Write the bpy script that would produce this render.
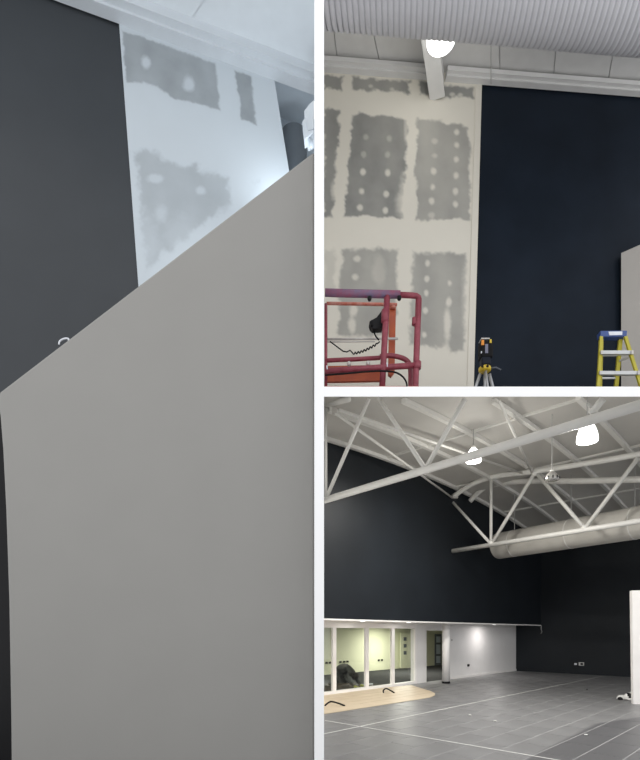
import bpy, bmesh, math, random
from mathutils import Vector, noise
random.seed(7)
for o in list(bpy.data.objects): bpy.data.objects.remove(o)
scene = bpy.context.scene
COL = scene.collection

# ------------------------------------------------------------------ camera, world, exposure
H = 1.1                    # eye height in metres; every plan dimension below is a multiple of it
F, CX, CY = 500.0, 319.0, 633.0
cam_d = bpy.data.cameras.new('camera'); cam = bpy.data.objects.new('camera', cam_d); COL.objects.link(cam)
cam.location = (0, 0, H); cam.rotation_euler = (math.pi / 2, 0, 0)
cam_d.sensor_fit = 'HORIZONTAL'; cam_d.sensor_width = 36; cam_d.lens = F / 640 * 36
cam_d.shift_x = (320 - CX) / 640; cam_d.shift_y = (CY - 380) / 640
cam_d.clip_start = 0.05; cam_d.clip_end = 200
scene.camera = cam
world = bpy.data.worlds.new('world'); scene.world = world; world.use_nodes = True
world.node_tree.nodes['Background'].inputs[0].default_value = (0.97, 0.98, 1.0, 1)
world.node_tree.nodes['Background'].inputs[1].default_value = 1.0
vs = scene.view_settings
vs.view_transform = 'Standard'; vs.look = 'None'; vs.gamma = 1; vs.use_curve_mapping = False
vs.exposure = 0.33

def area(name, loc, size, power, color=(1, 1, 1), target=None, sizey=None):
    d = bpy.data.lights.new(name, 'AREA'); d.energy = power; d.color = color
    d.shape = 'RECTANGLE'; d.size = size; d.size_y = sizey or size
    o = bpy.data.objects.new(name, d); COL.objects.link(o); o.location = loc
    t = Vector(target) if target is not None else Vector(loc) - Vector((0, 0, 1))
    o.rotation_euler = (t - Vector(loc)).to_track_quat('-Z', 'Y').to_euler()
    return o
def point(name, loc, power, color=(1, 1, 1), r=0.05):
    d = bpy.data.lights.new(name, 'POINT'); d.energy = power; d.color = color; d.shadow_soft_size = r
    o = bpy.data.objects.new(name, d); COL.objects.link(o); o.location = loc
    return o

# ------------------------------------------------------------------ coordinates
def W(x, y, ze):                       # plan units -> metres, ze measured from eye level
    return Vector((x * H, y * H, H + ze * H))
def P(px, py, y):                      # a direction and a depth
    return W((px - CX) / F * y, y, (CY - py) / F * y)
class Plane:                           # vertical plane, plan point + plan direction
    def __init__(s, p, d):
        l = math.hypot(*d); s.p = p; s.d = (d[0] / l, d[1] / l); s.n = (s.d[1], -s.d[0])
        if s.n[1] > 0: s.n = (-s.n[0], -s.n[1])           # towards the viewer
    def hit(s, px, py, off=0.0):
        r = (px - CX) / F
        p0 = (s.p[0] + s.n[0] * off, s.p[1] + s.n[1] * off)
        k = (r * p0[1] - p0[0]) / (s.d[0] - r * s.d[1])
        y = p0[1] + k * s.d[1]
        return W(r * y, y, (CY - py) / F * y)
    def at(s, k, ze, off=0.0):
        return W(s.p[0] + s.d[0] * k + s.n[0] * off, s.p[1] + s.d[1] * k + s.n[1] * off, ze)
    def nv(s): return Vector((s.n[0], s.n[1], 0)) * H
uL = (0.701, 0.713); uR = (0.713, -0.701); C0 = (5.185, 13.16)
def TA(t, a, ze):                      # hall coordinates: t along the glazed wall, a away from it
    return W(C0[0] - t * uL[0] + a * uR[0], C0[1] - t * uL[1] + a * uR[1], ze)
def floorpt(px, py, ze=-1.0):
    y = -ze * F / (py - CY); return W((px - CX) / F * y, y, ze)
def ta_of(v):
    x = v.x / H - C0[0]; y = v.y / H - C0[1]
    return (-(x * uL[0] + y * uL[1]), x * uR[0] + y * uR[1])

# ------------------------------------------------------------------ materials
def mat(name, col, rough=0.6, var=0.06, scale=6.0, bump=0.0, bscale=60.0, metal=0.0, emit=None, estr=0.0, spec=0.5, col2=None):
    m = bpy.data.materials.new(name); m.use_nodes = True
    nt = m.node_tree; b = nt.nodes['Principled BSDF']
    tc = nt.nodes.new('ShaderNodeTexCoord')
    nz = nt.nodes.new('ShaderNodeTexNoise'); nz.inputs['Scale'].default_value = scale; nz.inputs['Detail'].default_value = 5
    nt.links.new(tc.outputs['Object'], nz.inputs['Vector'])
    rp = nt.nodes.new('ShaderNodeValToRGB')
    c2 = col2 or [min(1, c * (1 + var)) for c in col]; c1 = [c * (1 - var) for c in col] if not col2 else col
    rp.color_ramp.elements[0].position = 0.3; rp.color_ramp.elements[1].position = 0.7
    rp.color_ramp.elements[0].color = (*c1, 1); rp.color_ramp.elements[1].color = (*c2, 1)
    nt.links.new(nz.outputs['Fac'], rp.inputs['Fac']); nt.links.new(rp.outputs['Color'], b.inputs['Base Color'])
    b.inputs['Roughness'].default_value = rough; b.inputs['Metallic'].default_value = metal
    b.inputs['Specular IOR Level'].default_value = spec
    if emit:
        b.inputs['Emission Color'].default_value = (*emit, 1); b.inputs['Emission Strength'].default_value = estr
    if bump:
        n2 = nt.nodes.new('ShaderNodeTexNoise'); n2.inputs['Scale'].default_value = bscale; n2.inputs['Detail'].default_value = 4
        nt.links.new(tc.outputs['Object'], n2.inputs['Vector'])
        bp = nt.nodes.new('ShaderNodeBump'); bp.inputs['Strength'].default_value = bump; bp.inputs['Distance'].default_value = 0.01
        nt.links.new(n2.outputs['Fac'], bp.inputs['Height']); nt.links.new(bp.outputs['Normal'], b.inputs['Normal'])
    return m
def patch_mat(name, cbase, cpatch):
    m = mat(name, cpatch, 0.8); nt = m.node_tree; b = nt.nodes['Principled BSDF']
    src = b.inputs['Base Color'].links[0].from_socket
    at = nt.nodes.new('ShaderNodeAttribute'); at.attribute_name = 'mix'
    mx = nt.nodes.new('ShaderNodeMix'); mx.data_type = 'RGBA'
    mx.inputs[6].default_value = (*cbase, 1)
    nt.links.new(at.outputs['Fac'], mx.inputs[0]); nt.links.new(src, mx.inputs[7]); nt.links.new(mx.outputs[2], b.inputs['Base Color'])
    return m
PLASTER_R = (0.67, 0.64, 0.56); PLASTER_L = (0.58, 0.635, 0.675)
M = dict(
    divider=mat('white_gloss_partition_paint', (0.95, 0.95, 0.95), 0.5, 0.004),
    stairwall=mat('warm_grey_wall_paint', (0.285, 0.278, 0.262), 0.7, 0.02, 2.0, 0.05, 120),
    dark=mat('charcoal_wall_paint', (0.040, 0.045, 0.051), 0.4, 0.05, 2, 0.05, 150, spec=0.4),
    navy=mat('navy_wall_paint', (0.0105, 0.0155, 0.024), 0.5, 0.2, 1.2, 0.05, 150, spec=0.08),
    hallnavy=mat('hall_navy_wall_paint', (0.0105, 0.0135, 0.0175), 0.5, 0.15, 1.5, 0.04, 150, spec=0.25),
    plL=mat('primed_plaster_cool', PLASTER_L, 0.55, 0.008, 3, 0.03, 80),
    plR=mat('primed_plaster_cream', PLASTER_R, 0.75, 0.01, 3, 0.03, 80),
    patL=patch_mat('bare_board_cool', PLASTER_L, (0.31, 0.34, 0.36)),
    patR=patch_mat('bare_board_grey', PLASTER_R, (0.235, 0.235, 0.22)),
    ceilL=mat('white_ceiling_paint_cool', (0.74, 0.785, 0.82), 0.7, 0.02),
    trimL=mat('white_trim_paint_cool', (0.66, 0.705, 0.745), 0.5, 0.02),
    recess=mat('pale_blue_grey_paint', (0.55, 0.62, 0.68), 0.6, 0.03),
    ductgrey=mat('dark_grey_coating', (0.11, 0.125, 0.145), 0.5, 0.06),
    ceilT=mat('white_ceiling_panel', (0.62, 0.615, 0.60), 0.6, 0.03),
    trimT=mat('white_cornice_paint', (0.66, 0.655, 0.64), 0.5, 0.02),
    ductT=mat('pale_grey_ribbed_metal', (0.58, 0.58, 0.61), 0.5, 0.03),
    ductTdark=mat('rib_groove_metal', (0.44, 0.44, 0.47), 0.5, 0.03),
    hallceil=mat('hall_roof_deck', (0.50, 0.485, 0.455), 0.7, 0.04, 2),
    steel=mat('white_painted_steel', (0.70, 0.69, 0.655), 0.45, 0.03),
    sock=mat('off_white_duct_fabric', (0.55, 0.53, 0.485), 0.8, 0.05, 5, 0.1, 40),
    pipe=mat('slate_grey_pipe_coating', (0.16, 0.185, 0.21), 0.5, 0.05),
    partn=mat('beige_partition_paint', (0.47, 0.445, 0.41), 0.7, 0.02),
    white=mat('white_wall_paint', (0.78, 0.765, 0.755), 0.6, 0.02),
    frame=mat('white_frame_paint', (0.82, 0.80, 0.78), 0.45, 0.02),
    grout=mat('pale_grout', (0.29, 0.29, 0.29), 0.8, 0.08, 10),
    wood=mat('pale_timber_boards', (0.50, 0.41, 0.29), 0.5, 0.06, 4, col2=(0.58, 0.485, 0.355)),
    line=mat('white_marking', (0.62, 0.62, 0.60), 0.7, 0.1, 20),
    green=mat('pale_yellow_green_paint', (0.68, 0.69, 0.50), 0.7, 0.03),
    carpet=mat('dark_carpet', (0.018, 0.019, 0.020), 0.95, 0.2, 60, 0.3, 200),
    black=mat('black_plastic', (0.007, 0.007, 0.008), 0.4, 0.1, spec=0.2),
    blackr=mat('black_rubber', (0.010, 0.010, 0.011), 0.7, 0.1, spec=0.15),
    red=mat('worn_magenta_red_paint', (0.20, 0.025, 0.042), 0.45, 0.25, 14, 0.1, 60, col2=(0.29, 0.055, 0.08)),
    redblue=mat('scuffed_purple_paint', (0.13, 0.11, 0.19), 0.5, 0.2, 9, 0.1, 60, col2=(0.25, 0.06, 0.11)),
    orange=mat('orange_steel_paint', (0.45, 0.09, 0.025), 0.45, 0.1, 8, col2=(0.36, 0.065, 0.025)),
    rusty=mat('rusty_red_paint', (0.45, 0.10, 0.06), 0.5, 0.1, 14, col2=(0.55, 0.25, 0.2)),
    galv=mat('galvanised_rod', (0.55, 0.53, 0.50), 0.4, 0.1, 10, metal=0.3),
    yellow=mat('yellow_fibreglass', (0.47, 0.41, 0.035), 0.45, 0.06),
    blue=mat('blue_moulded_plastic', (0.045, 0.085, 0.26), 0.45, 0.08),
    alu=mat('aluminium_step', (0.55, 0.56, 0.56), 0.35, 0.06, 12, metal=0.4),
    label=mat('white_sticker', (0.75, 0.77, 0.82), 0.5, 0.05),
    legalu=mat('tripod_leg_metal', (0.45, 0.46, 0.47), 0.35, 0.06, 12, metal=0.4),
    yplast=mat('yellow_plastic', (0.65, 0.46, 0.03), 0.4, 0.05),
    oplast=mat('orange_plastic', (0.70, 0.25, 0.02), 0.4, 0.05),
    lens=mat('violet_grey_lens', (0.16, 0.16, 0.22), 0.15, 0.05),
    body=mat('dark_work_clothes', (0.06, 0.062, 0.055), 0.9, 0.25, 8),
    hair=mat('dark_hair', (0.02, 0.016, 0.013), 0.7, 0.2, 30),
    glove=mat('lime_work_glove', (0.42, 0.46, 0.10), 0.8, 0.1),
    ragw=mat('white_rag_cloth', (0.62, 0.62, 0.61), 0.9, 0.08, 20, 0.3, 60),
    chrome=mat('mirrored_shade_metal', (0.55, 0.54, 0.52), 0.2, 0.1, 20, metal=0.7),
    lamp=mat('glowing_lamp_glass', (0.9, 0.9, 0.88), 0.4, 0.01, emit=(1, 0.99, 0.95), estr=3.0),
    wire=mat('grey_wire', (0.35, 0.35, 0.34), 0.5, 0.05),
    screw=mat('zinc_fixing', (0.6, 0.66, 0.72), 0.35, 0.05, metal=0.3),
)
def glass_mat():
    m = bpy.data.materials.new('clear_glazing'); m.use_nodes = True; nt = m.node_tree
    for n in list(nt.nodes): nt.nodes.remove(n)
    out = nt.nodes.new('ShaderNodeOutputMaterial'); mx = nt.nodes.new('ShaderNodeMixShader')
    tr = nt.nodes.new('ShaderNodeBsdfTransparent'); gl = nt.nodes.new('ShaderNodeBsdfGlossy')
    mx.inputs[0].default_value = 0.05
    tr.inputs[0].default_value = (0.97, 0.985, 0.97, 1); gl.inputs['Roughness'].default_value = 0.02
    nt.links.new(tr.outputs[0], mx.inputs[1]); nt.links.new(gl.outputs[0], mx.inputs[2])
    nt.links.new(mx.outputs[0], out.inputs[0]); return m
M['glass'] = glass_mat()

# ------------------------------------------------------------------ object helpers
def tag(o, label, cat, group=None, kind=None):
    o['label'] = label; o['category'] = cat
    if group: o['group'] = group
    if kind: o['kind'] = kind
    return o
def origin_of(o):
    v = Vector((0, 0, 0))
    while o is not None:
        v += Vector(o.location); o = o.parent
    return v
def thing(name, loc, label, cat, group=None):
    o = bpy.data.objects.new(name, None); COL.objects.link(o); o.location = loc; o.empty_display_size = 0.1
    return tag(o, label, cat, group)
def obj(name, verts, faces, m, parent=None, smooth=False, label=None):
    vv = [Vector(v) for v in verts]
    if parent is not None: org = origin_of(parent)
    else:
        xs = [v.x for v in vv]; ys = [v.y for v in vv]
        org = Vector(((min(xs) + max(xs)) / 2, (min(ys) + max(ys)) / 2, min(v.z for v in vv)))
    me = bpy.data.meshes.new(name); me.from_pydata([v - org for v in vv], [], faces); me.update()
    bm = bmesh.new(); bm.from_mesh(me); bmesh.ops.recalc_face_normals(bm, faces=bm.faces); bm.to_mesh(me); bm.free()
    if smooth: me.polygons.foreach_set('use_smooth', [True] * len(me.polygons))
    me.materials.append(M[m] if isinstance(m, str) else m)
    o = bpy.data.objects.new(name, me); COL.objects.link(o)
    if parent is not None: o.parent = parent
    else: o.location = org
    if label: o['label'] = label
    return o
class MB:                                  # collects shapes for ONE mesh
    def __init__(s): s.v = []; s.f = []
    def add(s, v, f):
        n = len(s.v); s.v += [Vector(x) for x in v]; s.f += [[i + n for i in q] for q in f]; return s
    def prism(s, poly, ext):
        n = len(poly); e = Vector(ext); poly = [Vector(p) for p in poly]
        return s.add(poly + [p + e for p in poly],
                     [list(range(n)), list(range(2 * n - 1, n - 1, -1))] + [[i, (i + 1) % n, (i + 1) % n + n, i + n] for i in range(n)])
    def bar(s, a, b, w, d, up=(0, 0, 1)):   # rectangular bar from a to b
        a = Vector(a); b = Vector(b); t = (b - a).normalized(); u = Vector(up)
        x = t.cross(u)
        if x.length < 1e-4: x = t.cross(Vector((1, 0, 0)))
        x.normalize(); y = x.cross(t).normalized()
        q = [x * w / 2 + y * d / 2, -x * w / 2 + y * d / 2, -x * w / 2 - y * d / 2, x * w / 2 - y * d / 2]
        return s.prism([a + k for k in q], b - a)
    def box(s, c, sx, sy, sz, xd=(1, 0, 0)):
        xd = Vector(xd).normalized(); yd = Vector((0, 0, 1)).cross(xd).normalized()
        c = Vector(c); z = Vector((0, 0, sz / 2))
        return s.prism([c + xd * sx / 2 * i + yd * sy / 2 * j - z for i, j in ((-1, -1), (1, -1), (1, 1), (-1, 1))], z * 2)
    def tube(s, pts, r, n=10, r2=None):
        pts = [Vector(p) for p in pts]; rings = []; up = None
        for i, p in enumerate(pts):
            t = (pts[min(i + 1, len(pts) - 1)] - pts[max(i - 1, 0)]).normalized()
            if up is None:
                up = t.cross(Vector((0, 0, 1)))
                if up.length < 1e-3: up = t.cross(Vector((1, 0, 0)))
            up = (up - t * up.dot(t)).normalized(); w = t.cross(up)
            k = i / max(1, len(pts) - 1); rr = r + ((r2 - r) * k if r2 is not None else 0)
            rings.append([p + (up * math.cos(2 * math.pi * j / n) + w * math.sin(2 * math.pi * j / n)) * rr for j in range(n)])
        v = [q for g in rings for q in g]
        f = [[i * n + j, i * n + (j + 1) % n, (i + 1) * n + (j + 1) % n, (i + 1) * n + j] for i in range(len(pts) - 1) for j in range(n)]
        f += [list(range(n)), list(range(len(v) - 1, len(v) - n - 1, -1))]
        return s.add(v, f)
    def lathe(s, c, prof, n=24, sx=1.0, sy=1.0):
        c = Vector(c); v = []; f = []
        for r, z in prof: v += [c + Vector((r * math.cos(2 * math.pi * j / n) * sx, r * math.sin(2 * math.pi * j / n) * sy, z)) for j in range(n)]
        for i in range(len(prof) - 1):
            f += [[i * n + j, i * n + (j + 1) % n, (i + 1) * n + (j + 1) % n, (i + 1) * n + j] for j in range(n)]
        f += [list(range(n)), list(range(len(v) - 1, len(v) - n - 1, -1))]
        return s.add(v, f)
    def ball(s, c, rx, ry, rz, n=12):
        return s.lathe(c, [(max(1e-3, math.sin(math.pi * i / 8)) , 0) for i in range(0)] or [(1, 0)], n) if False else s._ball(c, rx, ry, rz, n)
    def _ball(s, c, rx, ry, rz, n):
        c = Vector(c); v = []; m = 7
        for i in range(m + 1):
            a = math.pi * (0.04 + 0.92 * i / m)
            v += [c + Vector((rx * math.sin(a) * math.cos(2 * math.pi * j / n), ry * math.sin(a) * math.sin(2 * math.pi * j / n), -rz * math.cos(a))) for j in range(n)]
        f = [[i * n + j, i * n + (j + 1) % n, (i + 1) * n + (j + 1) % n, (i + 1) * n + j] for i in range(m) for j in range(n)]
        f += [list(range(n)), list(range(len(v) - 1, len(v) - n - 1, -1))]
        return s.add(v, f)
    def build(s, name, m, parent=None, smooth=False, label=None):
        return obj(name, s.v, s.f, m, parent, smooth, label)
def bevel(o, w=0.004, seg=2):
    b = o.modifiers.new('bevel', 'BEVEL'); b.width = w; b.segments = seg; b.limit_method = 'ANGLE'; return o
def struct(mb, name, m, label, cat, smooth=False):
    return tag(mb.build(name, m, None, smooth), label, cat, None, 'structure')
def spline(pts, k=6):                       # Catmull-Rom
    pts = [Vector(p) for p in pts]; out = []
    q = [pts[0] * 2 - pts[1]] + pts + [pts[-1] * 2 - pts[-2]]
    for i in range(1, len(q) - 2):
        for j in range(k):
            t = j / k; a, b, c, d = q[i - 1:i + 3]
            out.append(0.5 * ((2 * b) + (c - a) * t + (2 * a - 5 * b + 4 * c - d) * t * t + (3 * b - a - 3 * c + d) * t ** 3))
    return out + [pts[-1]]
def copy_tree(o, parent=None):
    c = o.copy(); COL.objects.link(c); c.parent = parent
    for ch in o.children: copy_tree(ch, c)
    return c
def patch(name, plane, poly, marks, m, parent, soft=3.0, rag=2.5, step=1.0, seed=0, off=0.0015, strength=1.0):
    """thin area of bare board with ragged filler edges; marks are dabs of filler (x, y, rx, ry, amount)"""
    x0 = min(p[0] for p in poly) - 2; x1 = max(p[0] for p in poly) + 2
    y0 = min(p[1] for p in poly) - 2; y1 = max(p[1] for p in poly) + 2
    def sd(x, y):
        inside = False; d = 1e9; n = len(poly)
        for i in range(n):
            ax, ay = poly[i]; bx, by = poly[(i + 1) % n]
            if (ay > y) != (by > y) and x < (bx - ax) * (y - ay) / (by - ay) + ax: inside = not inside
            ex, ey = bx - ax, by - ay; t = max(0, min(1, ((x - ax) * ex + (y - ay) * ey) / (ex * ex + ey * ey)))
            d = min(d, math.hypot(x - ax - ex * t, y - ay - ey * t))
        return d if inside else -d
    nx = int((x1 - x0) / step) + 1; ny = int((y1 - y0) / step) + 1
    vals = []; idx = {}; v = []; mv = []
    for j in range(ny):
        for i in range(nx):
            x = x0 + i * step; y = y0 + j * step
            nz = noise.noise(Vector((x * 0.11, y * 0.11, seed))) + 0.5 * noise.noise(Vector((x * 0.35, y * 0.35, seed + 9)))
            a = max(0.0, min(1.0, (sd(x, y) + nz * rag) / soft)); a = a * a * (3 - 2 * a)
            a *= strength * (0.9 + 0.16 * noise.noise(Vector((x * 0.06, y * 0.03, seed + 4))))
            for (mx, my, rx, ry, am) in marks:
                q = math.hypot((x - mx) / rx, (y - my) / ry) + 0.35 * nz
                k = max(0.0, min(1.0, (1.45 - q) / 0.8)); a *= 1 - am * k
            vals.append(a)
    f = []
    def vid(i, j):
        k = j * nx + i
        if k not in idx:
            idx[k] = len(v); v.append(plane.hit(x0 + i * step, y0 + j * step, off)); mv.append(vals[k])
        return idx[k]
    for j in range(ny - 1):
        for i in range(nx - 1):
            ks = (j * nx + i, j * nx + i + 1, (j + 1) * nx + i + 1, (j + 1) * nx + i)
            if max(vals[k] for k in ks) > 0.02: f.append([vid(i, j), vid(i + 1, j), vid(i + 1, j + 1), vid(i, j + 1)])
    # a skirt back to the wall gives the film its thickness
    o = obj(name, v, f, m, parent)
    at = o.data.attributes.new('mix', 'FLOAT', 'POINT'); at.data.foreach_set('value', mv)
    return o

# ------------------------------------------------------------------ SHELL: dividing wall and raked slab between the rooms
DF = 3.1                                                # where the cut-away starts
x0, x1 = (314.3 - CX) / F * DF, (324.0 - CX) / F * DF
mb = MB().prism([W(x0, DF, -1), W(x1, DF, -1), W(x1, DF, 10.2), W(x0, DF, 10.2)], (0, 6.4 * H, 0))
struct(mb, 'wall_divider', 'divider', 'tall thin white dividing wall seen on its end between the rooms', 'wall')
s0, s1 = (CY - 396.6) / F, (CY - 386.6) / F
SE = 5.95
mb = MB().prism([W(x1, DF, s0 * DF), W(x1, SE, s0 * SE), W(x1, SE, s1 * SE), W(x1, DF, s1 * DF)], (4.6 * H, 0, 0))
struct(mb, 'floor_edge', 'divider', 'white sloping floor edge between the trussed hall and the room above', 'floor edge')
mb = MB().prism([W(x1 + .002, SE, 2.875), W(6.4, SE, 2.875), W(6.4, 8.9, 2.875), W(x1 + .002, 8.9, 2.875)], (0, 0, 0.05 * H))
struct(mb, 'floor_upper', 'grout', 'grey upper floor under the ladder, tripod and red platform rails', 'floor')
ZT = 2.925                                               # top of the upper floor

# ------------------------------------------------------------------ HALL (lower right)
# floor with tiles
mb = MB().prism([W(-4.5, -1.0, -1.06), W(11, -1.0, -1.06), W(11, 16.6, -1.06), W(-4.5, 16.6, -1.06)], (0, 0, 0.0632 * H))
floor = struct(mb, 'floor', 'grout', 'grey tiled hall floor with pale joints and white set-out lines', 'floor')
def tile_mat():
    m = mat('grey_floor_tile', (0.165, 0.165, 0.168), 0.42, 0.10, 3, 0.05, 60); nt = m.node_tree; b = nt.nodes['Principled BSDF']
    src = b.inputs['Base Color'].links[0].from_socket
    # the film of dust stops along two straight edges: beyond them the tiles are clean and darker
    geo = nt.nodes.new('ShaderNodeNewGeometry'); prev = None
    A, B, Cc = floorpt(522, 762), floorpt(595, 724.5), floorpt(645, 716.5)
    for p, q in ((A, B), (B, Cc)):
        d = (q - p).normalized(); n = Vector((d.y, -d.x, 0))     # right of the edge
        dt = nt.nodes.new('ShaderNodeVectorMath'); dt.operation = 'DOT_PRODUCT'; dt.inputs[1].default_value = n
        nt.links.new(geo.outputs['Position'], dt.inputs[0])
        sb = nt.nodes.new('ShaderNodeMath'); sb.operation = 'SUBTRACT'; sb.inputs[1].default_value = n.dot(p)
        nt.links.new(dt.outputs['Value'], sb.inputs[0])
        if prev is None: prev = sb.outputs[0]
        else:
            mn = nt.nodes.new('ShaderNodeMath'); mn.operation = 'MINIMUM'
            nt.links.new(prev, mn.inputs[0]); nt.links.new(sb.outputs[0], mn.inputs[1]); prev = mn.outputs[0]
    mr = nt.nodes.new('ShaderNodeMapRange'); mr.inputs[1].default_value = -0.03; mr.inputs[2].default_value = 0.03
    nt.links.new(prev, mr.inputs[0])
    mx = nt.nodes.new('ShaderNodeMix'); mx.data_type = 'RGBA'
    nt.links.new(mr.outputs[0], mx.inputs[0]); nt.links.new(src, mx.inputs[6]); mx.inputs[7].default_value = (0.085, 0.085, 0.09, 1)
    nt.links.new(mx.outputs[2], b.inputs['Base Color']); return m
M['tile'] = tile_mat()
TL, TW, TG = 0.56, 0.28, 0.0055
zt = -1.0 + 0.006
cells = []
for ia in range(-1, 40):
    for it in range(-14, 40):
        a0 = 0.0 + ia * TW; t0 = -3 + it * TL + (0.5 * TL if ia % 2 else 0)
        c = TA(t0 + TL / 2, a0 + TW / 2, zt); yy = c.y / H
        if a0 < 0.02 or yy < 3.6 or yy > 13.4: continue
        px = CX + F * c.x / c.y
        if px < 300 or px > 800 or c.x < -0.25 * H: continue
        cells.append((px > 650, yy, t0, a0))
cells.sort()
def tile_geo(t0, a0):
    base = [TA(t0 + TG, a0 + TG, -1.003), TA(t0 + TL - TG, a0 + TG, -1.003), TA(t0 + TL - TG, a0 + TW - TG, -1.003), TA(t0 + TG, a0 + TW - TG, -1.003)]
    return base
tile0 = None; rest = MB()
for i, (_, yy, t0, a0) in enumerate(cells):
    if i < 300:
        if tile0 is None:
            tile0 = MB().prism(tile_geo(t0, a0), (0, 0, 0.008 * H)).build('floor_tile', 'tile', floor); ref = TA(t0, a0, 0)
        else:
            c = tile0.copy(); COL.objects.link(c); c.parent = floor; c.location = TA(t0, a0, 0) - ref
    else: rest.prism(tile_geo(t0, a0), (0, 0, 0.008 * H))
if rest.v: rest.build('floor_tiles_far', 'tile', floor)['kind'] = 'stuff'
def mark(p, q, w, name='set_out_line'):
    a = ta_of(p); b = ta_of(q); d = Vector((q - p)); d.z = 0; d.normalize(); n = Vector((d.y, -d.x, 0)) * w / 2
    lift = Vector((0, 0, 0.0065 * H))
    MB().prism([p + n + lift, q + n + lift, q - n + lift, p - n + lift], (0, 0, 0.002)).build(name, 'line', floor, label='white set-out line across the tiles')
aL = ta_of(floorpt(480, 702))[1]
tm = ta_of(floorpt(330, 722))[0]
mark(TA(10.4, aL, -1), TA(0.05, aL, -1), 0.018)
mark(TA(tm, 1.6, -1), TA(tm, 6.2, -1), 0.018)
# timber patch in front of the glazed room
wp = [floorpt(*q) for q in ((322.6, 694.8), (360, 691), (396, 687), (411, 685.6), (420, 688.5), (430, 691.5), (435, 694), (435, 696), (430, 698), (415, 700.5), (322.8, 715))]
for p in wp: p.z += 0.0065 * H
tb = MB().prism(wp, (0, 0, 0.006)).build('timber_floor_inlay', 'wood'); tag(tb, 'pale timber floor patch with rounded end before the glazed room', 'floor', None, 'structure')
for k in range(1, 6):                                  # darker brown joints between its boards
    a_in = ta_of(floorpt(330, 694.5))[1]; a_out = ta_of(floorpt(330, 713))[1]
    a = a_in + (a_out - a_in) * k / 6
    lo = ta_of(floorpt(327, 700))[0]
    p, q = TA(lo + 0.1 - 0.2, a, -1), TA(4.9 + 0.12 * k, a, -1)
    p = TA(min(lo, 8.2), a, -1)
    if p.x < 0.06: p = p + (q - p) * ((0.07 - p.x) / (q.x - p.x))
    n = Vector((uR[0], uR[1], 0)) * 0.004; l = Vector((0, 0, 0.0065 * H + 0.006))
    MB().prism([p + n + l, q + n + l, q - n + l, p - n + l], (0, 0, 0.0012)).build('board_joint', mat('board_joint_brown', (0.45, 0.36, 0.25), 0.7) if k == 1 else bpy.data.materials['board_joint_brown'], tb)

# bulkhead, end wall, walls of the recess
ZS = 0.20                                              # soffit
AB = 0.64
def ceil_z(t): return 2.81 - 0.0146 * (t - 5.7) ** 2
def archpoly(a, zb, t0, t1, n=18, dz=0.0):
    ts = [t0 + (t1 - t0) * i / n for i in range(n + 1)]
    return [TA(t0, a, zb)] + [TA(t, a, ceil_z(t) + dz) for t in ts] + [TA(t1, a, zb)]
t_div = 7.99                                           # where the bulkhead meets the dividing wall
mb = MB().prism(archpoly(AB, ZS, 0.0, t_div), TA(0, AB - 0.08, 0) - TA(0, AB, 0))
bulk = struct(mb, 'wall_bulkhead', 'hallnavy', 'dark navy bulkhead wall with curved top above the glazed room', 'wall')
mb = MB().prism([TA(0.0, AB + 0.004, ZS - .018), TA(t_div, AB + 0.004, ZS - .018), TA(t_div, AB + 0.004, ZS + .006), TA(0, AB + 0.004, ZS + .006)], TA(0, AB - .05, 0) - TA(0, AB, 0))
struct(mb, 'trim_1', 'frame', 'thin white edge strip along the foot of the navy bulkhead', 'trim')
mb = MB().prism([TA(0.0, AB - 0.05, ZS), TA(t_div, AB - 0.05, ZS), TA(8.6, -2.9, ZS), TA(-1.7, -2.9, ZS), TA(-1.7, -0.02, ZS), TA(0.0, -0.02, ZS)], (0, 0, 0.05 * H))
struct(mb, 'ceiling_lower', 'white', 'white lowered soffit above the glazed room', 'ceiling')
mb = MB().prism([TA(0, -0.0, -1), TA(0, 6.6, -1), TA(0, 6.6, ceil_z(0) + 0.02), TA(0, -0.0, ceil_z(0) + 0.02)], TA(-0.12, 0, 0) - TA(0, 0, 0))
wr = struct(mb, 'wall_right', 'hallnavy', 'dark navy end wall with two sockets near the floor', 'wall')
mb = MB().prism([TA(0.004, 0.0, -0.997), TA(0.004, 6.2, -0.997), TA(0.004, 6.2, -0.955), TA(0.004, 0.0, -0.955)], TA(-0.02, 0, 0) - TA(0, 0, 0) + (TA(0.03, 0, 0) - TA(0, 0, 0)))
struct(mb, 'baseboard_right', 'hallnavy', 'low dark skirting along the navy end wall', 'baseboard')
# plain white wall beyond the column
gl = Plane(C0, uL)                                     # plane of the glazing
def gt(px): return -((gl.hit(px, 640).x / H - C0[0]) * uL[0] + (gl.hit(px, 640).y / H - C0[1]) * uL[1])
mb = MB().prism([TA(-1.6, 0, -1), TA(gt(447), 0, -1), TA(gt(447), 0, ZS), TA(-1.6, 0, ZS)], TA(0, -0.1, 0) - TA(0, 0, 0))
struct(mb, 'wall_white', 'white', 'plain white wall lit by a downlight between column and navy wall', 'wall')
mb = MB().prism([TA(0, 0.02, -0.998), TA(gt(449), 0.02, -0.998), TA(gt(449), 0.02, -0.95), TA(0, 0.02, -0.95)], TA(0, -0.018, 0) - TA(0, 0, 0))
struct(mb, 'baseboard_white', 'frame', 'low white skirting along the plain white wall', 'baseboard')
mb = MB().prism([TA(gt(415.8), 0, -1), TA(gt(426.5), 0, -1), TA(gt(426.5), 0, ZS), TA(gt(415.8), 0, ZS)], TA(0, -0.12, 0) - TA(0, 0, 0))
struct(mb, 'wall_pier', 'white', 'short white wall pier between glazing and open doorway', 'wall')
mb = MB().prism([TA(gt(426.5), 0, 0.05), TA(gt(447), 0, 0.05), TA(gt(447), 0, ZS), TA(gt(426.5), 0, ZS)], TA(0, -0.1, 0) - TA(0, 0, 0))
struct(mb, 'wall_lintel', 'white', 'white lintel over the open doorway beside the round column', 'wall')
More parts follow.
